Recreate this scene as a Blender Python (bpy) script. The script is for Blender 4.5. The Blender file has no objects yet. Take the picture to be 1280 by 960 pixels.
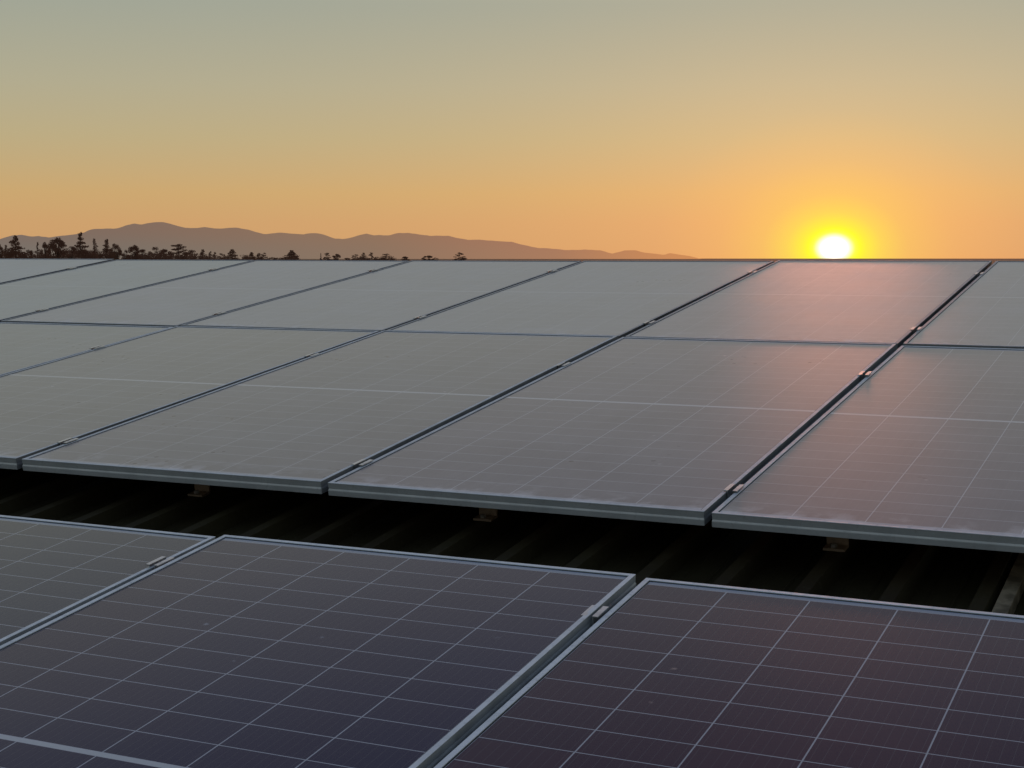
import bpy, bmesh, math, random
from mathutils import Vector, Matrix
R = math.radians
sc = bpy.context.scene
col = sc.collection

# ------------------------------------------------------------------ helpers
def lin(c):
    out = []
    for v in c[:3]:
        v /= 255.0
        out.append(v / 12.92 if v <= 0.04045 else ((v + 0.055) / 1.055) ** 2.4)
    return (out[0], out[1], out[2], 1.0)

def tag(o, label=None, cat=None, group=None, kind=None):
    if label: o['label'] = label
    if cat: o['category'] = cat
    if group: o['group'] = group
    if kind: o['kind'] = kind
    return o

def empty(name, mw):
    o = bpy.data.objects.new(name, None)
    o.empty_display_size = 0.1
    col.objects.link(o)
    o.matrix_world = mw
    return o

def mesh_obj(name, verts, faces, mat, parent=None, smooth=False, mats=None):
    me = bpy.data.meshes.new(name)
    me.from_pydata(verts, [], faces)
    me.update()
    me.materials.append(mat)
    if smooth:
        for p in me.polygons: p.use_smooth = True
    o = bpy.data.objects.new(name, me)
    col.objects.link(o)
    if parent: o.parent = parent
    return o

class MB:
    def __init__(self): self.v = []; self.f = []
    def add(self, vs, fs):
        b = len(self.v); self.v += [tuple(x) for x in vs]; self.f += [tuple(i + b for i in f) for f in fs]
    def box(self, x0, x1, y0, y1, z0, z1):
        self.add([(x0,y0,z0),(x1,y0,z0),(x1,y1,z0),(x0,y1,z0),(x0,y0,z1),(x1,y0,z1),(x1,y1,z1),(x0,y1,z1)],
                 [(0,3,2,1),(4,5,6,7),(0,1,5,4),(1,2,6,5),(2,3,7,6),(3,0,4,7)])
    def prism_y(self, prof, y0, y1):            # profile in x,z swept along y (counter-clockwise seen from -y)
        n = len(prof)
        self.add([(x, y0, z) for x, z in prof] + [(x, y1, z) for x, z in prof],
                 [(i, (i+1) % n, n + (i+1) % n, n + i) for i in range(n)] + [tuple(range(n))[::-1], tuple(range(n, 2*n))])
    def prism_x(self, prof, x0, x1):            # profile in y,z
        n = len(prof)
        self.add([(x0, y, z) for y, z in prof] + [(x1, y, z) for y, z in prof],
                 [(i, (i+1) % n, n + (i+1) % n, n + i) for i in range(n)] + [tuple(range(n))[::-1], tuple(range(n, 2*n))])
    def cyl(self, x, y, z0, z1, r, n=12):
        self.add([(x + r*math.cos(2*math.pi*i/n), y + r*math.sin(2*math.pi*i/n), z0) for i in range(n)] +
                 [(x + r*math.cos(2*math.pi*i/n), y + r*math.sin(2*math.pi*i/n), z1) for i in range(n)],
                 [(i, (i+1) % n, n + (i+1) % n, n + i) for i in range(n)] + [tuple(range(n))[::-1], tuple(range(n, 2*n))])
    def limb(self, p0, p1, r0, r1, n=6):
        p0 = Vector(p0); p1 = Vector(p1); d = (p1 - p0).normalized()
        a = d.orthogonal().normalized(); b = d.cross(a)
        vs = []
        for p, r in ((p0, r0), (p1, r1)):
            for i in range(n):
                t = 2*math.pi*i/n
                vs.append(p + a*(r*math.cos(t)) + b*(r*math.sin(t)))
        self.add(vs, [(i, (i+1) % n, n + (i+1) % n, n + i) for i in range(n)] + [tuple(range(n))[::-1], tuple(range(n, 2*n))])
    def build(self, name, mat, parent=None, smooth=False, recalc=True):
        o = mesh_obj(name, self.v, self.f, mat, parent, smooth)
        if recalc:
            bm = bmesh.new(); bm.from_mesh(o.data)
            bmesh.ops.recalc_face_normals(bm, faces=bm.faces); bm.to_mesh(o.data); bm.free()
        return o

class NT:
    """tiny expression builder for shader nodes"""
    def __init__(self, tree): self.t = tree; self.n = tree.nodes; self.l = tree.links
    def new(self, typ, **kw):
        x = self.n.new(typ)
        for k, v in kw.items(): setattr(x, k, v)
        return x
    def put(self, sock, v):
        if hasattr(v, 'links'): self.l.new(v, sock)
        else: sock.default_value = v
    def m(self, op, a, b=None, c=None, clamp=False):
        x = self.new('ShaderNodeMath', operation=op); x.use_clamp = clamp
        self.put(x.inputs[0], a)
        if b is not None: self.put(x.inputs[1], b)
        if c is not None: self.put(x.inputs[2], c)
        return x.outputs[0]
    def vm(self, op, a, b=None):
        x = self.new('ShaderNodeVectorMath', operation=op)
        self.put(x.inputs[0], a)
        if b is not None: self.put(x.inputs[1], b)
        return x
    def smooth(self, v, a, b, lo=0.0, hi=1.0):
        x = self.new('ShaderNodeMapRange', interpolation_type='SMOOTHSTEP')
        self.put(x.inputs[0], v); x.inputs[1].default_value = a; x.inputs[2].default_value = b
        x.inputs[3].default_value = lo; x.inputs[4].default_value = hi
        return x.outputs[0]
    def mix(self, f, a, b, blend='MIX'):
        x = self.new('ShaderNodeMix', data_type='RGBA', blend_type=blend)
        self.put(x.inputs[0], f); self.put(x.inputs[6], a); self.put(x.inputs[7], b)
        return x.outputs[2]
    def noise(self, vec, scale, detail=3, rough=0.55):
        x = self.new('ShaderNodeTexNoise'); self.put(x.inputs['Vector'], vec)
        x.inputs['Scale'].default_value = scale; x.inputs['Detail'].default_value = detail
        x.inputs['Roughness'].default_value = rough
        return x.outputs[0]
    def ramp(self, f, stops):
        x = self.new('ShaderNodeValToRGB'); self.put(x.inputs[0], f)
        e = x.color_ramp.elements
        while len(e) < len(stops): e.new(0.5)
        for el, (p, c) in zip(e, stops): el.position = p; el.color = c
        return x

def material(name):
    m = bpy.data.materials.new(name); m.use_nodes = True
    nt = NT(m.node_tree); nt.n.clear()
    out = nt.new('ShaderNodeOutputMaterial')
    return m, nt, out

def principled(nt, **kw):
    p = nt.new('ShaderNodeBsdfPrincipled')
    for k, v in kw.items(): nt.put(p.inputs[k], v)
    return p

# ------------------------------------------------------------------ camera and array frame
F = 1917.0                                  # focal length in pixels of the 1280 px wide photograph
PITCH = math.atan((480 - 323) / F)
CAM_Z = 7.0
CAM = Vector((0, 0, CAM_Z))
# array plane axes in the world: u along a row, v up the roof slope, n out of the glass
MP = Matrix(((0.8990625, 0.4338989, -0.0584664), (-0.4378174, 0.8905195, -0.1236567), (-0.0015891, 0.1367727, 0.9906012)))
CUV = Vector((3.2543531, -3.2681315, 1.0477005))
ORG = CAM - MP @ CUV
MW = Matrix.Translation(ORG) @ MP.to_4x4()
def frame_at(u, v, n=0.0):
    return MW @ Matrix.Translation((u, v, n))

cam_d = bpy.data.cameras.new('camera'); cam = bpy.data.objects.new('camera', cam_d); col.objects.link(cam)
cam_d.sensor_width = 36; cam_d.lens = F / 1280 * 36; cam_d.clip_start = 0.05; cam_d.clip_end = 120000
cam.location = CAM; cam.rotation_euler = (math.pi/2 - PITCH, 0, 0)
sc.camera = cam

def bearing(px): return math.atan((px - 640) / F)
def place(px, dist):                        # ground position that far away in the direction of a photo column
    return Vector((dist * math.tan(bearing(px)), dist, 0))
def height(py, dist): return CAM_Z + (323 - py) / F * dist

SUN_AZ = bearing(1041); SUN_EL = (323 - 310.5) / F
SUN_DIR = Vector((math.sin(SUN_AZ)*math.cos(SUN_EL), math.cos(SUN_AZ)*math.cos(SUN_EL), math.sin(SUN_EL)))

# ------------------------------------------------------------------ render settings
sc.view_settings.view_transform = 'Standard'; sc.view_settings.look = 'None'
sc.view_settings.exposure = 0; sc.view_settings.gamma = 1
sc.cycles.use_denoising = True
sc.cycles.max_bounces = 8

# ------------------------------------------------------------------ sky
w = bpy.data.worlds.new('World'); sc.world = w; w.use_nodes = True
nt = NT(w.node_tree); nt.n.clear()
wout = nt.new('ShaderNodeOutputWorld'); bg = nt.new('ShaderNodeBackground')
nt.l.new(bg.outputs[0], wout.inputs[0])
tc = nt.new('ShaderNodeTexCoord'); d = tc.outputs['Generated']
sx = nt.new('ShaderNodeSeparateXYZ'); nt.l.new(d, sx.inputs[0])
el = nt.m('MULTIPLY', nt.m('ARCSINE', nt.m('MAXIMUM', sx.outputs[2], 0.0)), 180/math.pi)
f = nt.m('SQRT', nt.m('DIVIDE', el, 90.0))
P = lambda e: math.sqrt(e/90.0)
L = lambda *c: tuple(c) + (1.0,)
base = nt.ramp(f, [(P(0), L(.60,.325,.140)), (P(1.3), L(.595,.352,.155)), (P(2.4), L(.575,.380,.166)), (P(4.4), L(.480,.400,.228)),
                   (P(6.3), L(.420,.395,.275)), (P(9.2), L(.335,.362,.300)), (P(12), L(.430,.440,.340)), (P(18), L(.550,.560,.455)),
                   (P(22), L(.500,.500,.450)), (P(27), L(.355,.370,.440)), (P(33), L(.165,.180,.300)), (P(88), L(.16,.21,.31))]).outputs[0]
anti = nt.ramp(f, [(P(0), lin((112,114,112))), (P(4), lin((140,140,134))), (P(10), lin((146,150,146))), (P(25), lin((134,148,156))),
                   (P(45), lin((124,144,162))), (P(88), lin((110,130,156)))]).outputs[0]
cosang = nt.vm('DOT_PRODUCT', d, tuple(SUN_DIR)).outputs['Value']
sky = nt.mix(nt.smooth(cosang, 0.70, -0.5), base, anti)
theta = nt.m('MULTIPLY', nt.m('ARCCOSINE', nt.m('MINIMUM', cosang, 0.9999999)), 180/math.pi)
# wide brightening of the sky towards the sun
wide = nt.m('EXPONENT', nt.m('MULTIPLY', theta, -1/9.0))
sky = nt.mix(1.0, sky, nt.mix(wide, (1,1,1,1), (1.66,1.34,1.08,1)), 'MULTIPLY')
T = 14.0
# the disc itself, flattened a little by refraction near the horizon
flat = nt.vm('NORMALIZE', nt.vm('ADD', d, nt.vm('MULTIPLY', nt.vm('SUBTRACT', d, tuple(SUN_DIR)).outputs[0], (0,0,0.30)).outputs[0]).outputs[0]).outputs[0]
cos2 = nt.vm('DOT_PRODUCT', flat, tuple(SUN_DIR)).outputs['Value']
theta2 = nt.m('MULTIPLY', nt.m('ARCCOSINE', nt.m('MINIMUM', cos2, 0.9999999)), 180/math.pi)
gl = nt.ramp(nt.m('DIVIDE', theta2, T), [
    (0.0, (3,3,3,1)), (0.44/T, (1.5,1.5,1.3,1)), (0.62/T, lin((255,255,190))), (0.74/T, lin((255,255,84))), (0.92/T, lin((255,253,52))),
    (1.15/T, lin((255,240,66))), (1.7/T, lin((255,222,84))), (2.6/T, lin((255,208,92))), (5.0/T, lin((255,195,100))), (1.0, lin((230,180,110)))])
ga = nt.ramp(nt.m('DIVIDE', theta2, T), [
    (0.0, (1,1,1,1)), (0.95/T, (1,1,1,1)), (1.3/T, (.92,)*3+(1,)), (1.8/T, (.75,)*3+(1,)), (2.6/T, (.47,)*3+(1,)), (4.2/T, (.18,)*3+(1,)), (6.5/T, (0,0,0,1)), (1.0, (0,0,0,1))])
sky = nt.mix(ga.outputs[0], sky, gl.outputs[0])
disc = nt.smooth(theta2, 0.50, 0.20, 0.0, 6.0)
sky = nt.mix(1.0, sky, nt.mix(1.0, (1,1,1,1), disc, 'MULTIPLY'), 'ADD')
nish = nt.new('ShaderNodeTexSky', sky_type='NISHITA'); nish.sun_disc = False
nish.sun_elevation = SUN_EL; nish.sun_rotation = SUN_AZ; nish.altitude = 100; nish.dust_density = 3.0; nish.air_density = 1.2
sky = nt.mix(1.0, sky, nt.mix(1.0, nish.outputs[0], (0.01,0.01,0.01,1), 'MULTIPLY'), 'ADD')
nt.l.new(sky, bg.inputs[0]); bg.inputs[1].default_value = 1.0
w.cycles.sampling_method = 'MANUAL'; w.cycles.sample_map_resolution = 2048

sun_d = bpy.data.lights.new('sun', 'SUN'); sun = bpy.data.objects.new('sun', sun_d); col.objects.link(sun)
sun_d.energy = 1.0; sun_d.angle = R(9.0); sun_d.color = (1.0, 0.34, 0.19)
LAMP_EL = R(6.6)  # lamp set above the visible sun and widened, to add pink sheen on glass
LAMP = Vector((math.sin(SUN_AZ)*math.cos(LAMP_EL), math.cos(SUN_AZ)*math.cos(LAMP_EL), math.sin(LAMP_EL)))
sun.rotation_euler = LAMP.to_track_quat('Z', 'Y').to_euler()
sun.location = (0, 0, 30)

# ------------------------------------------------------------------ materials
def mat_alu(name, tint=(0.62,0.66,0.70), rough=0.38, dirt=0.5, metal=1.0):
    m, nt, out = material(name)
    oc = nt.new('ShaderNodeTexCoord').outputs['Object']
    n1 = nt.noise(oc, 9.0, 4); n2 = nt.noise(oc, 70.0, 3)
    c = nt.mix(nt.smooth(n1, 0.35, 0.75), tint + (1,), tuple(x*0.82 for x in tint) + (1,))
    c = nt.mix(nt.m('MULTIPLY', nt.smooth(n2, 0.55, 0.8), dirt), c, (0.16,0.14,0.12,1))
    met = nt.smooth(n1, 0.3, 0.8, metal, metal*0.88)
    r = nt.smooth(n2, 0.3, 0.7, rough, rough + 0.12)
    c = nt.mix(1.0, c, nt.new('ShaderNodeObjectInfo').outputs['Color'], 'MULTIPLY')
    p = principled(nt, **{'Base Color': c, 'Metallic': met, 'Roughness': r})
    nt.l.new(p.outputs[0], out.inputs[0])
    return m
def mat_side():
    m, nt, out = material('gap_shade_frame_side')
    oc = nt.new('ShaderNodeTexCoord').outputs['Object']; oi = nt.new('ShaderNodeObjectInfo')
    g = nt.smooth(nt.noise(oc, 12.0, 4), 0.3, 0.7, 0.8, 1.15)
    c = nt.mix(oi.outputs['Alpha'], (0.034,0.024,0.022,1), (0.55,0.58,0.60,1))  # dark end paints the shade inside the seams into the colour
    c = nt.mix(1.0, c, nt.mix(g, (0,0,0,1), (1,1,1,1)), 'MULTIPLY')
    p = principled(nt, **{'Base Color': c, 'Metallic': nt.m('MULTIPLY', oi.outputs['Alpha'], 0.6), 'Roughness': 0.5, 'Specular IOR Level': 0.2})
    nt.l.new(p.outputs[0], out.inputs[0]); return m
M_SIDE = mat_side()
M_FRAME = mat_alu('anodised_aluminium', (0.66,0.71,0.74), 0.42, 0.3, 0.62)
M_CLAMP = mat_alu('clamp_aluminium', (0.62,0.63,0.63), 0.30, 0.4)
M_RAIL = mat_alu('rail_aluminium', (0.60,0.58,0.55), 0.42, 0.6)
M_STEEL = mat_alu('bolt_steel', (0.45,0.44,0.42), 0.35, 0.5)

PW, PL = 1.038, 2.094
PITCH_U = 1.058
LIP = 0.0112
GX, GY, GMID = 0.0135, 0.030, 0.0135         # margins around the cells and the bar across the middle
CX = (PW - 2*GX) / 6; CY = (PL - 2*GY - GMID) / 24

def mat_glass():
    m, nt, out = material('solar_cells_under_glass')
    oc = nt.new('ShaderNodeTexCoord').outputs['Object']
    oi = nt.new('ShaderNodeObjectInfo')
    s = nt.new('ShaderNodeSeparateXYZ'); nt.l.new(oc, s.inputs[0])
    x, y = s.outputs[0], s.outputs[1]
    # cell coordinates
    ux = nt.m('DIVIDE', nt.m('SUBTRACT', x, GX), CX)
    yc = nt.m('SUBTRACT', y, PL/2)
    ya = nt.m('SUBTRACT', nt.m('ABSOLUTE', yc), GMID/2)          # distance from the middle bar
    uy = nt.m('DIVIDE', ya, CY)
    fx = nt.m('FRACT', ux); fy = nt.m('FRACT', uy)
    dx = nt.m('MULTIPLY', nt.m('MINIMUM', fx, nt.m('SUBTRACT', 1.0, fx)), CX)
    dy = nt.m('MULTIPLY', nt.m('MINIMUM', fy, nt.m('SUBTRACT', 1.0, fy)), CY)
    gapx = nt.m('LESS_THAN', dx, 0.0013); gapy = nt.m('LESS_THAN', dy, 0.0011)
    outx = nt.m('MAXIMUM', nt.m('LESS_THAN', x, GX), nt.m('GREATER_THAN', x, PW - GX))
    outy = nt.m('MAXIMUM', nt.m('LESS_THAN', ya, 0.0), nt.m('GREATER_THAN', ya, CY*12))
    inside = nt.m('MULTIPLY', nt.m('SUBTRACT', 1.0, outx), nt.m('SUBTRACT', 1.0, outy))
    # bevelled corners of the full cells
    cut = nt.m('LESS_THAN', nt.m('ADD', dx, dy), 0.006)
    # per cell tone
    cid = nt.new('ShaderNodeCombineXYZ')
    nt.l.new(nt.m('FLOOR', ux), cid.inputs[0]); nt.l.new(nt.m('ADD', nt.m('FLOOR', nt.m('DIVIDE', yc, CY)), 40.0), cid.inputs[1])
    nt.l.new(nt.m('MULTIPLY', oi.outputs['Random'], 91.0), cid.inputs[2])
    wn = nt.new('ShaderNodeTexWhiteNoise', noise_dimensions='3D'); nt.l.new(cid.outputs[0], wn.inputs['Vector'])
    off = nt.vm('SCALE', (13.0, 7.0, 3.0)); nt.l.new(nt.m('MULTIPLY', oi.outputs['Random'], 10.0), off.inputs['Scale'])
    pc = nt.vm('ADD', oc, off.outputs[0]).outputs[0]             # so that stains differ from panel to panel
    big = nt.noise(pc, 1.6, 3)
    cellc = nt.mix(wn.outputs['Value'], (0.0215,0.0095,0.0230,1), (0.034,0.0150,0.0265,1))
    cellc = nt.mix(nt.smooth(big, 0.35, 0.7, 0.0, 0.7), cellc, (0.017,0.0145,0.032,1))
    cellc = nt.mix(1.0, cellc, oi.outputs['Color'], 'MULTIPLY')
    # thin wires along the length of each cell
    bx = nt.m('FRACT', nt.m('MULTIPLY', fx, 9.0))
    bus = nt.m('LESS_THAN', nt.m('ABSOLUTE', nt.m('SUBTRACT', bx, 0.5)), 0.035)
    cellc = nt.mix(nt.m('MULTIPLY', bus, 0.5), cellc, (0.09,0.08,0.085,1))
    # gaps between the cells show the white back sheet through glass and dust
    gapc = nt.mix(nt.noise(pc, 40.0, 2), (0.36,0.36,0.39,1), (0.50,0.50,0.53,1))
    g2 = nt.m('MAXIMUM', gapx, nt.m('MULTIPLY', gapy, 1.0))
    c = nt.mix(nt.m('MAXIMUM', g2, nt.m('MULTIPLY', cut, 0.0)), cellc, gapc)
    mid = nt.m('LESS_THAN', nt.m('ABSOLUTE', yc), GMID/2)
    c = nt.mix(nt.m('SUBTRACT', 1.0, inside), c, nt.mix(mid, (0.26,0.30,0.37,1), (0.55,0.55,0.56,1)))
    # dust: film over everything, more along the lower edge, drip marks, spots and droppings
    n1 = nt.noise(pc, 3.5, 5, 0.6)
    st = nt.new('ShaderNodeMapping'); st.inputs['Scale'].default_value = (30.0, 2.2, 1.0); nt.l.new(pc, st.inputs[0])
    streak = nt.noise(st.outputs[0], 1.0, 3)
    low = nt.m('EXPONENT', nt.m('MULTIPLY', nt.m('SUBTRACT', y, LIP), -22.0))
    blotch = nt.m('MULTIPLY', low, nt.smooth(nt.noise(pc, 13.0, 5), 0.47, 0.68))
    spot = nt.new('ShaderNodeTexVoronoi'); spot.inputs['Scale'].default_value = 9.0; nt.l.new(pc, spot.inputs['Vector'])
    spw = nt.noise(pc, 6.0, 1)
    spots = nt.m('MULTIPLY', nt.smooth(nt.m('ADD', spot.outputs['Distance'], nt.m('MULTIPLY', nt.noise(pc, 90.0, 2), 0.08)), 0.115, 0.06), nt.smooth(spw, 0.56, 0.66))
    tau = nt.m('ADD', nt.smooth(n1, 0.25, 0.75, 0.060, 0.082), nt.m('MULTIPLY', nt.smooth(streak, 0.4, 0.75), 0.006))
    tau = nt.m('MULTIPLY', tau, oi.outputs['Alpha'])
    sp2 = nt.new('ShaderNodeTexVoronoi'); sp2.inputs['Scale'].default_value = 26.0; nt.l.new(pc, sp2.inputs['Vector'])
    specks = nt.m('MULTIPLY', nt.smooth(sp2.outputs['Distance'], 0.24, 0.14), nt.smooth(nt.noise(pc, 3.0, 2), 0.63, 0.70))
    tau = nt.m('MULTIPLY', tau, nt.m('SUBTRACT', 1.0, nt.m('MULTIPLY', specks, 0.75)))
    tau = nt.m('ADD', tau, nt.m('MULTIPLY', blotch, 0.22))
    tau = nt.m('ADD', tau, nt.m('MULTIPLY', spots, 0.16))
    geo = nt.new('ShaderNodeNewGeometry')
    cosv = nt.m('MAXIMUM', nt.m('ABSOLUTE', nt.vm('DOT_PRODUCT', geo.outputs['Normal'], geo.outputs['Incoming']).outputs['Value']), 0.04)
    cover = nt.m('SUBTRACT', 1.0, nt.m('EXPONENT', nt.m('MULTIPLY', nt.m('DIVIDE', tau, cosv), -1.0)))
    bump = nt.new('ShaderNodeBump'); bump.inputs['Strength'].default_value = 0.05; bump.inputs['Distance'].default_value = 0.002
    nt.l.new(nt.noise(pc, 5.0, 2), bump.inputs['Height'])
    p = principled(nt, **{'Base Color': c, 'Roughness': 0.2, 'IOR': 1.31, 'Normal': bump.outputs[0],
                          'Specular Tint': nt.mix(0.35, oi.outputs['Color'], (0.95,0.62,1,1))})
    dd = nt.new('ShaderNodeBsdfDiffuse'); nt.l.new(nt.mix(nt.m('MULTIPLY', blotch, 0.9), nt.mix(1.0, (0.90,0.87,0.73,1), oi.outputs['Color'], 'MULTIPLY'), (1.0,1.0,1.0,1)), dd.inputs[0])
    dg = nt.new('ShaderNodeBsdfAnisotropic'); dg.inputs['Color'].default_value = (0.85,0.76,0.72,1); dg.inputs['Roughness'].default_value = 0.52
    dm = nt.new('ShaderNodeMixShader'); dm.inputs[0].default_value = 0.40
    nt.l.new(dd.outputs[0], dm.inputs[1]); nt.l.new(dg.outputs[0], dm.inputs[2])
    mx = nt.new('ShaderNodeMixShader'); nt.l.new(cover, mx.inputs[0])
    nt.l.new(p.outputs[0], mx.inputs[1]); nt.l.new(dm.outputs[0], mx.inputs[2])
    nt.l.new(mx.outputs[0], out.inputs[0])
    return m
M_GLASS = mat_glass()

def mat_roof():
    m, nt, out = material('painted_roof_sheet')
    oc = nt.new('ShaderNodeTexCoord').outputs['Object']
    n1 = nt.noise(oc, 2.0, 5); n2 = nt.noise(oc, 45.0, 3)
    c = nt.mix(nt.smooth(n1, 0.35, 0.7), (0.021,0.0150,0.0065,1), (0.033,0.027,0.0125,1))
    c = nt.mix(nt.smooth(n2, 0.55, 0.75, 0, 0.4), c, (0.05,0.042,0.026,1))
    p = principled(nt, **{'Base Color': c, 'Roughness': 0.7, 'Specular IOR Level': 0.12})
    nt.l.new(p.outputs[0], out.inputs[0]); return m
M_ROOF = mat_roof()

def mat_plain(name, c1, c2, scale, rough=0.8):
    m, nt, out = material(name)
    oc = nt.new('ShaderNodeTexCoord').outputs['Object']
    c = nt.mix(nt.smooth(nt.noise(oc, scale, 5), 0.3, 0.7), c1 + (1,), c2 + (1,))
    p = principled(nt, **{'Base Color': c, 'Roughness': rough, 'Specular IOR Level': 0.2})
    nt.l.new(p.outputs[0], out.inputs[0]); return m
M_WALL = mat_plain('wall_cladding', (0.30,0.28,0.25), (0.24,0.22,0.20), 1.5)
M_GROUND = mat_plain('dry_grass', (0.12,0.10,0.05), (0.07,0.075,0.035), 0.02, 0.95)
M_STRIP = mat_plain('weathered_strip', (0.27,0.215,0.145), (0.10,0.080,0.052), 22.0, 0.6)
M_BARK = mat_plain('bark', (0.060,0.042,0.030), (0.035,0.025,0.020), 3.0, 0.9)
def mat_leaf():
    m, nt, out = material('dark_leaves')
    oi = nt.new('ShaderNodeObjectInfo'); oc = nt.new('ShaderNodeTexCoord').outputs['Object']
    c = nt.mix(nt.smooth(nt.noise(oc, 1.3, 3), 0.35, 0.65), (0.046,0.034,0.022,1), (0.075,0.048,0.032,1))
    c = nt.mix(oi.outputs['Random'], c, nt.mix(0.5, c, (0.075,0.045,0.032,1)))
    dd = nt.new('ShaderNodeBsdfDiffuse'); nt.l.new(c, dd.inputs[0])
    tr = nt.new('ShaderNodeBsdfTranslucent'); nt.l.new(c, tr.inputs[0])
    mx = nt.new('ShaderNodeMixShader'); mx.inputs[0].default_value = 0.3
    nt.l.new(dd.outputs[0], mx.inputs[1]); nt.l.new(tr.outputs[0], mx.inputs[2])
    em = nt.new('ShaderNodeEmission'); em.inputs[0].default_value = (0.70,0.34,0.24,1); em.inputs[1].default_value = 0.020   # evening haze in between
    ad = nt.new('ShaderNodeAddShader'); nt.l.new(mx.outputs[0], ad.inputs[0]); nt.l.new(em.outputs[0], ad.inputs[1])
    nt.l.new(ad.outputs[0], out.inputs[0]); return m
M_LEAF = mat_leaf()

# ------------------------------------------------------------------ solar panels
def make_frame_mesh():
    prof = [(0.0004,0.0),(0.0,-0.0004),(0.0,-0.0024),(0.0002,-0.0028),(0.0005,-0.0030),(0.0013,-0.0165),(0.0002,-0.0205),(0.0,-0.0220),(0.0002,-0.0345),(0.0005,-0.035),
            (0.028,-0.035),(0.028,-0.0335),(LIP,-0.0335),(LIP,-0.0006),(LIP-0.0006,0.0)]
    vs, fs = [], []
    for dd, z in prof:
        vs += [(dd,dd,z),(PW-dd,dd,z),(PW-dd,PL-dd,z),(dd,PL-dd,z)]
    n = len(prof)
    for i in range(n):
        j = (i+1) % n
        for k in range(4):
            l = (k+1) % 4
            fs.append((4*i+k, 4*j+k, 4*j+l, 4*i+l))
    return vs, fs

def make_panel():
    root = empty('solar_panel', Matrix.Identity(4))
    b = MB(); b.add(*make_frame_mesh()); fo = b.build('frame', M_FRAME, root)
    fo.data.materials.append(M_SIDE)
    for pl in fo.data.polygons:                                  # outer walls facing a neighbour, with the gap shade painted in
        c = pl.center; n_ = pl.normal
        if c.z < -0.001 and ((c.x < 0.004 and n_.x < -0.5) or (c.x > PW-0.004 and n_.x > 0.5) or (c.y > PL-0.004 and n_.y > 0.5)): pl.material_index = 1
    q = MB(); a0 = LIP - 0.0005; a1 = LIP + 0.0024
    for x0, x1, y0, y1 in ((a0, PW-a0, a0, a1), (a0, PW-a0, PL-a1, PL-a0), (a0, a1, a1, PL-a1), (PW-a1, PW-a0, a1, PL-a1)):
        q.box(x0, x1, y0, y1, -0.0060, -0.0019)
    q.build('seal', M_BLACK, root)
    g = MB(); e = LIP - 0.0012; g.box(e, PW-e, e, PL-e, -0.0068, -0.0026)
    g.build('glass', M_GLASS, root)
    jb = MB(); jb.box(PW/2-0.05, PW/2+0.05, PL-0.22, PL-0.12, -0.026, -0.0072); jb.build('junction_box', M_BLACK, root)
    return root
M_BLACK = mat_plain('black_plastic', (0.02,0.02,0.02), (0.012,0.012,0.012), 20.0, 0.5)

def copy_tree(o, parent=None):
    c = o.copy(); col.objects.link(c)
    if parent is not None: c.parent = parent
    for ch in [k for k in bpy.data.objects if k.parent == o]: copy_tree(ch, c)
    return c

ROWC_V = -0.470 - PL
ROWC_U = 1.0705 + 0.0
ROWB_V = PL + 0.020
G_PANEL = 'solar panels laid in rows on the roof'
bk, md, fr = 'in the back row', 'in the middle row', 'in the front row'
panels = [
 # row, column, label, tint, tilt noise
 ('B',-5,'solar panel ending the back row just beyond the left edge of the picture',(1,1,1)),
 ('B',-4,'solar panel in the far left corner of the back row below the tallest trees',(1.0,1.05,1.05)),
 ('B',-3,'second solar panel from the left in the back row, under the long line of trees',(1,1.05,1.0)),
 ('B',-2,'third solar panel from the left in the back row, below the small scattered trees',(1,1,1)),
 ('B',-1,'fourth solar panel from the left in the back row, below the single last tree',(1,1,1)),
 ('B', 0,'grey solar panel in the back row just left of the pink sunlit panel',(1,1,1)),
 ('B', 1,'pink-glowing solar panel in the back row with the setting sun above it',(1.06,.98,.98)),
 ('B', 2,'cut-off solar panel at the right end of the back row',(1,1,1)),
 ('A',-3,'solar panel ending the middle row just beyond the left edge of the picture',(1,1,1)),
 ('A',-2,'small visible wedge of a solar panel at the left end of the middle row',(1,1.05,1.05)),
 ('A',-1,'second solar panel from the left in the middle row, cut by the picture edge',(1,1,1)),
 ('A', 0,'third solar panel from the left in the middle row, left of the dusty one',(1.0,.98,1.04)),
 ('A', 1,'solar panel in the middle of the middle row with white dust along its front edge',(1.03,.955,1.07)),
 ('A', 2,'solar panel with dark specks at the right end of the middle row',(1.02,.955,1.04)),
 ('C',-1,'solar panel ending the front row beyond the left edge of the picture',(1,1,1)),
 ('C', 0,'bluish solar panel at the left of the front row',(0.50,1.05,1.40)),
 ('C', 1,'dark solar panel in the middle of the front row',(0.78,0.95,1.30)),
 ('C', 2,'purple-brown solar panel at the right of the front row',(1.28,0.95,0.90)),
]
rng = random.Random(5)
proto = make_panel()
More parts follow.
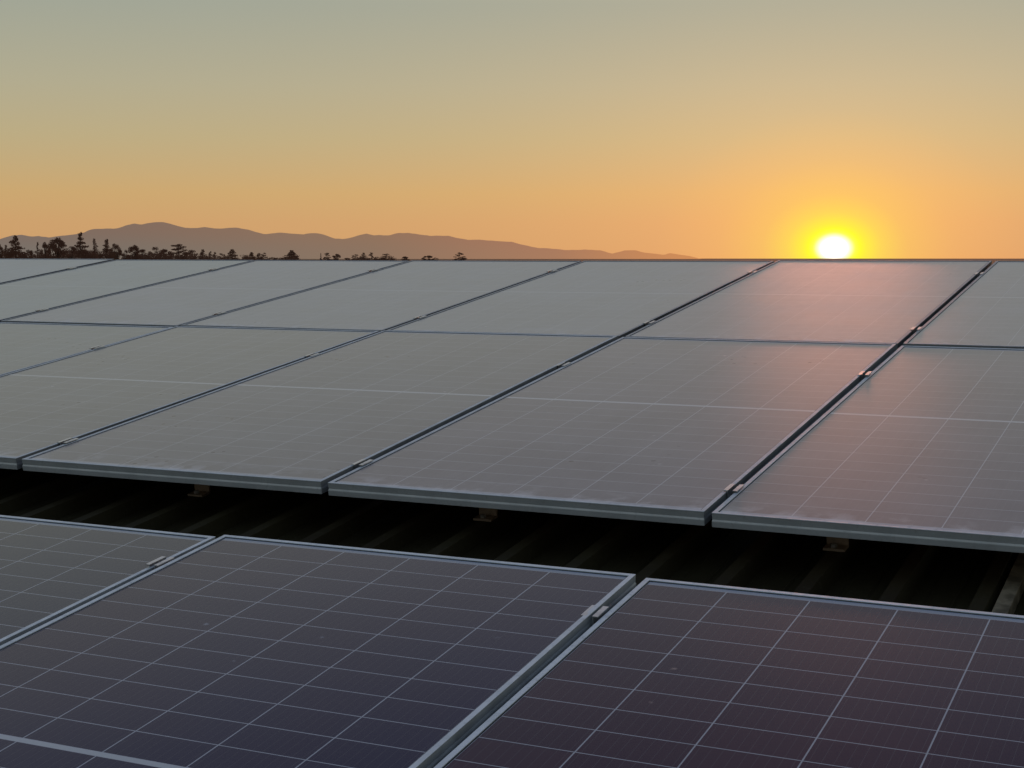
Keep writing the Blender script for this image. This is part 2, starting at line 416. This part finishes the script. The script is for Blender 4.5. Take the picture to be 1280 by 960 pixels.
for i, (row, k, label, tint) in enumerate(panels):
    o = proto if i == 0 else copy_tree(proto)
    if row == 'A': u, v = k*PITCH_U + 0.010, 0.0
    elif row == 'B': u, v = k*PITCH_U + 0.010, ROWB_V
    else: u, v = (k-0)*1.062 + 1.0705 - 1.062 + 0.010 + 0.0, ROWC_V
    u += rng.uniform(-0.0015, 0.0015)
    o.matrix_world = frame_at(u, v + rng.uniform(-0.002, 0.002), rng.uniform(-0.0006, 0.0006)) @ Matrix.Rotation(R(rng.uniform(-0.10,0.10)), 4, 'X') @ Matrix.Rotation(R(rng.uniform(-0.12,0.12)), 4, 'Y')
    tag(o, label, 'solar panel', G_PANEL)
    for ch in [c for c in bpy.data.objects if c.parent == o]:
        if ch.name.startswith('frame'): ch.color = {'A': (.92,.92,.92,0.42), 'B': (.62,.61,.60,0.22), 'C': (1.1,1.1,1.1,1.0)}[row]  # darker frames and low alpha paint the seam shade of rows A and B
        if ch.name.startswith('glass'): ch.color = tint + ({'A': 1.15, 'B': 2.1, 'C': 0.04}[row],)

# ------------------------------------------------------------------ clamps in the gaps between panels
def make_clamp():
    root = empty('panel_clamp', Matrix.Identity(4))
    t = 0.0025; hw = 0.0085; fl = 0.0175; L = 0.029
    prof = [(-fl,0.0008),(-hw,0.0008),(-hw,-0.0280),(hw,-0.0280),(hw,0.0008),(fl,0.0008),(fl,0.0008+t),(hw-t,0.0008+t),
            (hw-t,-0.0280+t),(-hw+t,-0.0280+t),(-hw+t,0.0008+t),(-fl,0.0008+t)]
    # trough walls sit inside the gap between the two frames
    b = MB(); b.prism_y([(x, z + 0.0008) for x, z in prof], -L, L); b.build('plate', M_CLAMP, root)
    b = MB(); b.cyl(0, 0, -0.0247, -0.0190, 0.0055, 6); b.cyl(0, 0, -0.036, -0.0275, 0.003, 8); b.build('bolt', M_STEEL, root)
    return root
G_CLAMP = 'metal clamps holding the panels in the gaps'
VA = (0.205, 1.567); VB = (2.408, 3.805); VC = (-0.690, -2.05)
clamps = []
gapname = {-4:'farthest left gap',-3:'second gap from the left',-2:'third gap from the left',-1:'fourth gap from the left',0:'fifth gap from the left',1:'gap left of the sunlit panel',2:'gap right of the sunlit panel'}
for k in range(-3, 3):
    g = {-3:'leftmost gap',-2:'second gap from the left',-1:'third gap from the left',0:'fourth gap from the left',1:'gap left of the sunlit panel',2:'gap right of the sunlit panel'}[k]
    for j, wd in ((0,'lower'),(1,'upper')):
        if k == -3 and j == 0: continue
        clamps.append((k*PITCH_U, VB[j], 'small %s clamp in the %s, back row' % (wd, g)))
for k in range(-1, 3):
    g = {-1:'leftmost gap',0:'second gap from the left',1:'third gap from the left',2:'rightmost gap'}[k]
    for j, wd in ((0,'lower'),(1,'upper')):
        if k == -1 and j == 0: continue
        clamps.append((k*PITCH_U, VA[j], '%s metal clamp bridging the %s of the middle row' % (wd, g)))
for k, g in ((1,'left gap of the front row'),(2,'right gap of the front row')):
    clamps.append((1.0585 + (k-1)*1.062, VC[0], 'large metal clamp in the ' + g))
cp = make_clamp()
for i, (u, v, label) in enumerate(clamps):
    o = cp if i == 0 else copy_tree(cp)
    o.matrix_world = frame_at(u, v + rng.uniform(-0.012, 0.012), 0.0) @ Matrix.Rotation(R(rng.uniform(-1.2,1.2)), 4, 'Z')
    tag(o, label, 'clamp', G_CLAMP)

# ------------------------------------------------------------------ roof, rails and L feet
RIB = 0.186; RIB0 = 0.515; PAN = -0.156; RTOP = -0.120
U0, U1, V0, V1 = -9.0, 7.0, -6.0, 4.75
bld = empty('farm_building', frame_at(0, 0, PAN))
tag(bld, 'building with a dark ribbed metal roof seen in the gap between the panel rows', 'building')
prof = []
k0 = int((U0 - RIB0)/RIB) - 1
u = U0
prof.append((U0, 0.0))
k = k0
while True:
    c = RIB0 + k*RIB
    if c + 0.05 > U1: break
    if c - 0.05 > U0:
        prof += [(c-0.029, 0.0), (c-0.016, RTOP-PAN), (c+0.016, RTOP-PAN), (c+0.029, 0.0)]
        for q in (0.35, 0.65):                                      # two small stiffening ribs in every pan
            x = c + RIB*q
            prof += [(x-0.006, 0.0), (x, 0.0035), (x+0.006, 0.0)]
    k += 1
prof = sorted(prof, key=lambda p: p[0])
prof.append((U1, 0.0))
nprof = len(prof)
vs = []; fs = []
vsteps = [V0, -2.0, -0.6, 0.2, 2.0, V1]
for v in vsteps: vs += [(x, v, z) for x, z in prof]
for a in range(len(vsteps)-1):
    for i in range(nprof-1):
        fs.append((a*nprof+i, a*nprof+i+1, (a+1)*nprof+i+1, (a+1)*nprof+i))
roof = mesh_obj('roof', vs, fs, M_ROOF, bld)
# far slope, ridge cap and walls in the same local frame (world-down is close to -n)
inv = (MW @ Matrix.Translation((0,0,PAN))).inverted()
def wl(p): return tuple(inv @ Vector(p))
def at_roof(u, v, n=PAN): return MW @ Vector((u, v, n))
rA, rB = at_roof(U0, V1), at_roof(U1, V1)
hd = Vector((MP[0][1], MP[1][1], 0)).normalized()                   # horizontal direction up the slope
fl_ = 10.0
fA = rA + hd*fl_ + Vector((0,0,-1.4)); fB = rB + hd*fl_ + Vector((0,0,-1.4))
mesh_obj('rear_roof_slope', [wl(p) for p in (rA, rB, fB, fA)], [(0,1,2,3)], M_ROOF, bld)
cap = MB()
cap.add([wl(at_roof(U0,V1-0.14,RTOP+0.006)), wl(at_roof(U1,V1-0.14,RTOP+0.006)), wl(at_roof(U1,V1,RTOP+0.016)), wl(at_roof(U0,V1,RTOP+0.016)),
         wl(rB+hd*0.16+Vector((0,0,0.0))), wl(rA+hd*0.16+Vector((0,0,0.0)))], [(0,1,2,3),(3,2,4,5)])
cap.build('ridge_cap', M_ROOF, bld)
e0, e1 = at_roof(U0+0.25, V0+0.3, PAN-0.03), at_roof(U1-0.25, V0+0.3, PAN-0.03)
r0, r1 = at_roof(U0+0.25, V1, PAN-0.03), at_roof(U1-0.25, V1, PAN-0.03)
b0, b1 = fA - hd*0.3 + (rB-rA).normalized()*0.25, fB - hd*0.3 - (rB-rA).normalized()*0.25
b0 = b0 + Vector((0,0,-0.02)); b1 = b1 + Vector((0,0,-0.02))
gz = lambda p: Vector((p.x, p.y, -0.05))
mesh_obj('wall', [wl(p) for p in (e0, e1, gz(e1), gz(e0))], [(0,1,2,3)], M_WALL, bld)
mesh_obj('wall', [wl(p) for p in (b0, b1, gz(b1), gz(b0))], [(0,1,2,3)], M_WALL, bld)
mesh_obj('wall', [wl(p) for p in (e0, r0, b0, gz(b0), gz(e0))], [(0,1,2,3,4)], M_WALL, bld)
mesh_obj('wall', [wl(p) for p in (e1, r1, b1, gz(b1), gz(e1))], [(0,1,2,3,4)], M_WALL, bld)

def make_rail(u0, u1, v, feet, label):
    root = empty('mounting_rail', frame_at(u0, v, 0))
    tag(root, label, 'mounting rail', 'rails carrying the panels')
    L = u1 - u0; z1 = -0.0358; z0 = -0.0755
    b = MB()
    b.prism_x([(-0.02,z0),(0.02,z0),(0.02,z1),(0.006,z1),(0.006,z1-0.010),(-0.006,z1-0.010),(-0.006,z1),(-0.02,z1)], 0, L)
    b.build('rail', M_RAIL, root)
    for fu in feet:
        x = fu - u0
        b = MB()
        # upright plate against the rail and a base plate reaching towards the eaves
        b.prism_x([(-0.062,RTOP+0.0015),(-0.0205,RTOP+0.0015),(-0.0205,-0.045),(-0.0265,-0.045),(-0.0265,RTOP+0.0075),(-0.062,RTOP+0.0075)], x-0.026, x+0.026)
        ft = b.build('l_foot', M_FOOT, root)
        b = MB(); b.cyl(x-0.004, -0.046, RTOP+0.0075, RTOP+0.0150, 0.0085, 6); b.cyl(x-0.004, -0.046, RTOP-0.004, RTOP+0.0075, 0.004, 8)
        b.build('bolt', M_STEEL, ft)
    return root
M_FOOT = mat_alu('foot_aluminium', (0.42,0.32,0.23), 0.5, 0.5)
def ribs_between(a, b, start, step):
    k = start; out = []
    while RIB0 + k*RIB < b:
        if RIB0 + k*RIB > a: out.append(RIB0 + k*RIB)
        k += step
    return out
AU0, AU1 = -3*PITCH_U + 0.02, 3*PITCH_U - 0.02
make_rail(AU0, AU1, VA[0], ribs_between(AU0, AU1, -20, 5), 'mounting rail whose L-shaped feet show below the front edge of the middle row')
make_rail(AU0, AU1, VA[1], ribs_between(AU0, AU1, -20, 5), 'mounting rail under the upper clamps of the middle row')
make_rail(-5*PITCH_U+.02, AU1, VB[0], ribs_between(-5*PITCH_U+.02, AU1, -30, 5), 'mounting rail under the lower clamps of the back row')
make_rail(-5*PITCH_U+.02, AU1, VB[1], ribs_between(-5*PITCH_U+.02, AU1, -30, 5), 'mounting rail under the upper clamps of the back row, below the treeline')
make_rail(-1*PITCH_U+.03, 3*PITCH_U+.01, VC[0], ribs_between(-1*PITCH_U+.03, 3*PITCH_U, -20, 5), 'mounting rail under the large clamps of the front row')
make_rail(-1*PITCH_U+.03, 3*PITCH_U+.01, VC[1], ribs_between(-1*PITCH_U+.03, 3*PITCH_U, -20, 5), 'mounting rail under the lower half of the front row')

# weathered metal strip running up the roof beside a rib
b = MB(); zt = RTOP - PAN
b.prism_y([(-0.016,0.0008),(-0.0145,0.0008),(-0.0145,zt-0.0015),(0.0145,zt-0.0015),(0.0145,0.0008),(0.016,0.0008),(0.016,zt-0.0005),(0.0155,zt),(-0.0155,zt),(-0.016,zt-0.0005)], -1.6, 2.6)
st = b.build('cable_channel', M_STRIP)
st.matrix_world = frame_at(2.795, 0.0, PAN)
tag(st, 'pale weathered metal channel running up the dark roof at the right edge', 'cable channel')

# ------------------------------------------------------------------ ground and mountains
GR = 70000.0
g = mesh_obj('ground', [(GR*math.cos(2*math.pi*i/64), GR*math.sin(2*math.pi*i/64), 0) for i in range(64)], [tuple(range(64))], M_GROUND)
tag(g, kind='structure')

ridge = [(-900,318),(-780,312),(-700,305),(-600,309),(-520,300),(-430,303),(-350,296),(-280,299),(-200,303),(-120,300),(-60,304),(-20,301),
(0,300),(7.5,297.5),(17.5,294.6),(29,293.6),(36,294.8),(44,296),(51,295.2),(64,297.2),(77.5,295.2),(95,293.2),(107.5,291.2),(112.5,288.3),(119,286.4),(144,286),(150,285.6),
(160,282.2),(170,279.6),(179,281),(187.5,279.4),(196,278),(206,278),(215,280),(225,283),(232.5,285),(247.5,285.4),(257.5,284.2),(270,286),(276,286.1),(287.5,285.1),(297.5,285),(312.5,287.3),(325,291.3),(334,293),
(350,290.8),(362.5,292),(381,293),(390,291.6),(400,292),(410,295),(419,298.2),(430,299),(440,297),(449,294.4),(459,292.1),(467.5,294.6),(475,294.1),(487.5,294.4),(496,291.6),(512.5,291.5),(527.5,293.5),(537.5,295),
(550,294.7),(561,295.1),(570,297.4),(587.5,300),(600,300),(620,301.3),(640,302.5),(655,306.5),(672,310),(687,310.7),(705,312.5),(732,312.1),(750,313.1),(765,317),(780,313.1),(794,312.6),(805,316),(830,318.6),(836,316.2),(852,319),(862,320.2),(874,323.5),(890,326)]
def prof_y(px):
    for (a, ya), (b_, yb) in zip(ridge, ridge[1:]):
        if a <= px <= b_:
            t = (px-a)/(b_-a); return ya + (yb-ya)*t
    return 330
rm = random.Random(3)
DM = 26000.0
def hsh(i, j): return random.Random(i*7919 + j*104729).random()
def vnoise(x, y):
    i, j = math.floor(x), math.floor(y); fx, fy = x-i, y-j
    fx = fx*fx*(3-2*fx); fy = fy*fy*(3-2*fy)
    a = hsh(i,j)*(1-fx)+hsh(i+1,j)*fx; b_ = hsh(i,j+1)*(1-fx)+hsh(i+1,j+1)*fx
    return a*(1-fy)+b_*fy
xs = [-900 + 3.0*i for i in range(int(1790/3)+1)]
rows = [0.0, .1, .2, .3, .4, .5, .6, .7, .8, .9, 1.0, 1.15, 1.4, 1.8]
vs = []; fs = []
for j, r in enumerate(rows):
    dist = DM - 7000 + 7000*r
    for i, px in enumerate(xs):
        h = max(0.0, height(prof_y(px) - 0.5*(vnoise(px/5.0, 3.0)-0.5), DM))
        if r <= 1: k_ = r**1.25 * (1 - 0.55*(1-r)*vnoise(px/22.0 + r*1.5, r*4.0)*1.6)
        else: k_ = max(0.0, 1 - (r-1)/0.8)**1.3
        z = h*k_ - (5 if r in (0.0, 1.8) else 0)
        q = place(px, dist)
        vs.append((q.x, q.y, z))
n = len(xs)
for j in range(len(rows)-1):
    for i in range(n-1):
        fs.append((j*n+i, j*n+i+1, (j+1)*n+i+1, (j+1)*n+i))
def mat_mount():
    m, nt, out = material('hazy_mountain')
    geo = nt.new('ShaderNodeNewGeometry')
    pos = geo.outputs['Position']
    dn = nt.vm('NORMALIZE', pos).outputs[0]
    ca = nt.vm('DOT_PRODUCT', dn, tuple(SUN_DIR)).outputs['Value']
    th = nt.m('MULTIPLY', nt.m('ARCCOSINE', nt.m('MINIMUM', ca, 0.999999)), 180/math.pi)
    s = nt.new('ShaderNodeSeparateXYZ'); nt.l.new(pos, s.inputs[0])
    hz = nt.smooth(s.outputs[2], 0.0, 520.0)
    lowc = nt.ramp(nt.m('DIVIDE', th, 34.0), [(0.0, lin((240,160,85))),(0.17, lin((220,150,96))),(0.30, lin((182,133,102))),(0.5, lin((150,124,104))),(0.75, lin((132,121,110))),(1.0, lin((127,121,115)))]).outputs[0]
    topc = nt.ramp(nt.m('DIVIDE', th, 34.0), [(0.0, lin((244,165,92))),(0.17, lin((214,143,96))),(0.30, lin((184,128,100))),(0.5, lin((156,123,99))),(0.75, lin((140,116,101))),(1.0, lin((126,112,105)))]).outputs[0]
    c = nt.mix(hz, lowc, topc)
    em = nt.new('ShaderNodeEmission'); nt.l.new(c, em.inputs[0]); em.inputs[1].default_value = 0.92  # distance haze painted as emission, warmer towards the sun
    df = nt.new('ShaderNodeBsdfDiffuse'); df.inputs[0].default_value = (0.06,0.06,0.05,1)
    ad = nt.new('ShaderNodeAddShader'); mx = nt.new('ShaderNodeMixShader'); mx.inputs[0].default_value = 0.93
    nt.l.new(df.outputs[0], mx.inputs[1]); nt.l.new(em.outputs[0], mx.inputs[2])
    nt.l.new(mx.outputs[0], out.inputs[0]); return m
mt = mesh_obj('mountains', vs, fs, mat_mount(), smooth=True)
tag(mt, kind='structure')

# ------------------------------------------------------------------ trees
def make_tree(px, py, x0, x1, dist, kind, label, seed):
    rg = random.Random(seed)
    H = height(py, dist); k = dist / F
    base = place(px, dist)
    wl_, wr_ = (px - x0)*k, (x1 - px)*k
    W = (x1 - x0)*k*1.28; off = ((x0+x1)/2 - px)*k
    root = empty('tree', Matrix.Translation(base))
    tag(root, label, 'tree', 'trees along the horizon')
    t = MB()
    lean = rg.uniform(-0.03, 0.03)*H
    tips = []
    npart = 5; last = Vector((0,0,-0.3)); r = max(0.10, H*0.022)
    for i in range(npart):
        z = H*0.93*(i+1)/npart
        p = Vector((lean*(i+1)/npart + rg.uniform(-.02,.02)*H*0.5, rg.uniform(-.02,.02)*H*0.5, z))
        r2 = r*0.78; t.limb(last, p, r, r2); last = p; r = r2
    clumps = []                                                 # centre, radii
    Z0 = 0.62*CAM_Z                                             # crowns start here; the skirt below stays thin
    V = H - Z0
    def xo(z): return lean*z/H
    def limb(z, c):
        t.limb((xo(z), 0, z), c, max(0.05, 0.012*V), max(0.03, 0.006*V), 4)
    def put(x, z, rx, rz, ry=None):
        clumps.append((Vector((x, rg.uniform(-.35,.35)*rx, z)), Vector((rx, ry or rx, rz))))
    def skirt(n, top, spread=0.5):
        for i in range(n):
            put(off + rg.uniform(-spread, spread)*W*1.05, Z0 + rg.uniform(0.0, top)*V, W*rg.uniform(.15,.26), V*rg.uniform(.07,.13))
    if kind == 'tiered':
        nt_ = rg.randint(6, 8)
        for i in range(nt_):
            q = i/(nt_-1); z = Z0 + V*(0.30 + 0.67*q)
            half = W*0.5*((1-q)**0.8*0.80 + 0.20)*rg.uniform(0.75, 1.15)
            for s_ in (-1, 1):
                if rg.random() < 0.22: continue
                x = xo(z) + off*(1-q) + s_*half*rg.uniform(0.35,0.65)
                zz = z + rg.uniform(-.06,.05)*V
                put(x, zz, half*rg.uniform(.36,.55), V*rg.uniform(.025,.05)); limb(z - 0.06*V, (x, 0, zz))
            put(xo(z), z, half*.34 + .08*W, V*.055)
        skirt(11, .45)
    elif kind == 'dome':
        for i in range(22):
            a = rg.uniform(-1, 1); ztop = 1.0 - 0.42*abs(a)**2.2
            q = ztop - rg.uniform(.05,.14) if i % 2 else rg.uniform(.1, ztop - .1)
            x = off + a*W*.42; put(x, Z0 + q*V, W*rg.uniform(.09,.17), V*rg.uniform(.06,.11)); limb(Z0, (x, 0, Z0 + q*V))
        skirt(8, .4)
    elif kind == 'narrow':
        for i in range(11):
            q = i/10; z = Z0 + V*(0.15 + 0.82*q)
            half = W*.5*(1.05 - .7*q)*rg.uniform(.6,1.1)
            put(xo(z) + off*(1-q) + rg.uniform(-.5,.5)*half, z, half*rg.uniform(.5,.8), V*rg.uniform(.035,.065))
        skirt(7, .38, .5)
    elif kind == 'umbrella':                                     # flat shelves of foliage
        for lv, wd in ((.955,.62), (.80,.80), (.62,1.0), (.46,1.05)):
            for i in range(5):
                if rg.random() < 0.15: continue
                a = -1 + 2*i/4 + rg.uniform(-.2,.2)
                x = off*(1.2-lv) + a*W*.40*wd; z = Z0 + V*(lv - .06*abs(a) - rg.uniform(-.01 if lv < .9 else 0,.09))
                put(x, z, W*rg.uniform(.11,.19), V*rg.uniform(.028,.05)); limb(z - .12*V, (x, 0, z))
        skirt(10, .40)
    else:                                                        # bushy
        for i in range(14):
            a = rg.uniform(-1, 1); q = rg.uniform(.3, .95) - .2*abs(a)
            x = off + a*W*.40; put(x, Z0 + q*V, W*rg.uniform(.10,.20), V*rg.uniform(.05,.10)); limb(Z0, (x, 0, Z0 + q*V))
        skirt(8, .42)
    t.build('trunk', M_BARK, root, recalc=False)
    cr = MB()
    ls = min(0.9, max(0.35, W*0.075))
    for c, rad in clumps:
        nl = int(min(260, 30 + 34.0*rad.x*rad.z/(ls*ls)))
        for i in range(nl):
            while True:
                q = Vector((rg.uniform(-1,1), rg.uniform(-1,1), rg.uniform(-1,1)))
                if q.length < 1: break
            q *= 1.0 + 0.25*rg.random()
            p = c + Vector((q.x*rad.x, q.y*rad.y, q.z*rad.z))
            if p.z < 0.1*H: continue
            a = Vector((rg.uniform(-1,1), rg.uniform(-1,1), rg.uniform(-.7,.7))).normalized()
            b_ = a.orthogonal().normalized(); b_ = (b_*math.cos(rg.random()*6.28) + a.cross(b_)*math.sin(rg.random()*6.28))
            s_ = ls*rg.uniform(.5,1.15)
            cr.add([p - a*s_*.6, p + b_*s_*.28, p + a*s_*.6, p - b_*s_*.28], [(0,1,2,3)])
    cr.build('crown', M_LEAF, root, recalc=False)
    return root

TREES = [
 (1,305,-6,6,230,'dome','dark tree cut by the left edge of the picture'),
 (9,307,4,14,235,'narrow','thin small tree second from the left edge, beside a tall tiered one'),
 (22.5,295.6,13,34,220,'tiered','tall ragged tree with stacked branches near the left edge, pointed top'),
 (41,310.6,35,46,240,'bushy','small open tree with flat layered branches left of the thin pointed one'),
 (48,303,45,54,250,'narrow','slender pointed tree with sparse branches between two low spreading ones'),
 (59,304,53,65,235,'dome','tree with rounded head leaning against the broad dense tree'),
 (74,298.6,62,85,220,'dome','broadest dense rounded tree in the left half of the treeline'),
 (89,306,84,98,240,'bushy','low bushy tree filling the dip left of the tallest tree'),
 (104,292,97,117,215,'tiered','tallest tree on the horizon, ragged with tiered branches'),
 (120,299,115,127,225,'narrow','slim spiky tree just right of the tallest tree'),
 (134,300.4,127,141,225,'tiered','pointed tiered tree between the slim spiky tree and a columnar one'),
 (145.5,304,140,152,230,'dome','upright columnar tree closing the dense left group before a gap'),
 (157.5,310.6,154,163,240,'bushy','small rounded tree first after the gap in the treeline'),
 (169,306.5,162,176,235,'dome','dense squarish tree beside the gap with a dark straight left side'),
 (181,310,176,189,245,'bushy','low tree with twin humps left of a small loose-headed tree'),
 (197,307.5,190,203,250,'bushy','small loose-headed tree between twin humps and a low dome'),
 (209,312,201,217,255,'dome','low smooth dome of foliage left of the flat-topped tree'),
 (225,304,215,233,245,'umbrella','flat-topped tree with stacked shelves, highest of the middle stretch'),
 (239,310.6,232,248,260,'bushy','spreading bushy tree just right of the flat-topped tree'),
 (254,312.3,249,262,270,'tiered','small dark tree sloping down to the right of the spreading one'),
 (264,314.6,260,268,280,'narrow','little pointed tree, first of three shrinking ones'),
 (270,315.6,266,274,285,'narrow','little ragged tree, second of three shrinking ones'),
 (277.5,316.6,273,283,290,'bushy','little rounded tree, last of three shrinking ones'),
 (292,312,284,300,280,'tiered','isolated dark tree with spreading boughs right of the shrinking ones'),
 (308,318.5,303,313,320,'bushy','tiny low tree just above the third panel gap'),
 (315,315.6,309,321,320,'tiered','spiky tree at the left of a small clump above a panel gap'),
 (323,316.2,319,329,325,'bushy','middle tree of the small clump above a panel gap'),
 (330,315.4,327,334,330,'umbrella','small round-headed tree at the right of the clump'),
 (341,319.8,335,348,350,'bushy','very low flat bush-like tree right of the round-headed one'),
 (351,321,349,354,350,'bushy','speck of a tree left of the paired spiky tree'),
 (365.5,313.6,355,373,320,'tiered','spiky tree with a slanting bough standing alone above the panels'),
 (402,316.6,401,403.5,380,'narrow','hair-thin sapling standing alone against the mountain'),
 (409.5,315.4,406.5,413,370,'umbrella','small tree with a ball-shaped head on a thin stem'),
 (421,317.4,416.5,426,370,'dome','small blocky dense tree right of the ball-headed one'),
 (435,321.3,432,438,390,'bushy','tiny stub of a tree right of the small blocky one'),
 (445,317.6,441,449,380,'umbrella','small loose tree starting the right-hand group'),
 (455,316.4,450,460,380,'tiered','cross-shaped small tree in the right-hand group'),
 (465,315.8,462,471,385,'narrow','tallest thin tree of the right-hand group'),
 (476,320,470,482,390,'bushy','low wide bushy tree in the right-hand group'),
 (484,317,479,490,385,'umbrella','flat-headed tree ending the right-hand group'),
 (507,320.6,503,511,420,'dome','small lone round bush above the fourth panel gap'),
 (536,319.4,529,541,420,'dome','lone low rounded tree right of the fourth panel gap'),
 (544,321.8,541,548,425,'bushy','tiny shrub attached to the right of the lone rounded tree'),
 (574,315,570,580,400,'umbrella','last lone tree on the right with a separate tuft on top'),
]
for i, (px, py, x0, x1, dist, kind, label) in enumerate(TREES):
    make_tree(px, py, x0, x1, dist*2.6, kind, label, 100 + i)

# scrub and low trees that close the line below the crowns
def scrub(spans, dist, seed):
    rg = random.Random(seed); mb = MB()
    for x0, x1, ytop, n in spans:
        for i in range(n):
            px = rg.uniform(x0, x1); dd_ = dist + rg.uniform(-25, 25); b_ = place(px, dd_)
            zt = height(ytop + rg.uniform(-1.5, 4.0), dd_)
            for q in range(46):
                a = Vector((rg.uniform(-1,1), rg.uniform(-1,1), rg.uniform(-.7,.7))).normalized()
                e = a.orthogonal().normalized(); e = e*math.cos(q) + a.cross(e)*math.sin(q)
                p = b_ + Vector((rg.gauss(0, .9), rg.gauss(0, .9), zt - abs(rg.gauss(0, 1.5))))
                s_ = rg.uniform(.3, .7)
                mb.add([p - a*s_*.6, p + e*s_*.3, p + a*s_*.6, p - e*s_*.3], [(0,1,2,3)])
    return mb.build('undergrowth', M_LEAF, recalc=False)
und = scrub([(-30,34,315,46),(36,60,318,12),(58,151,314.5,80),(153,208,316.5,44),(205,252,317,34),(252,285,319.5,14),(306,333,320,12),(356,373,319.5,8),(440,492,321,14)], 640.0, 77)
tag(und, 'dark scrub and low trees closing the line under the crowns on the left horizon', 'undergrowth', kind='stuff')
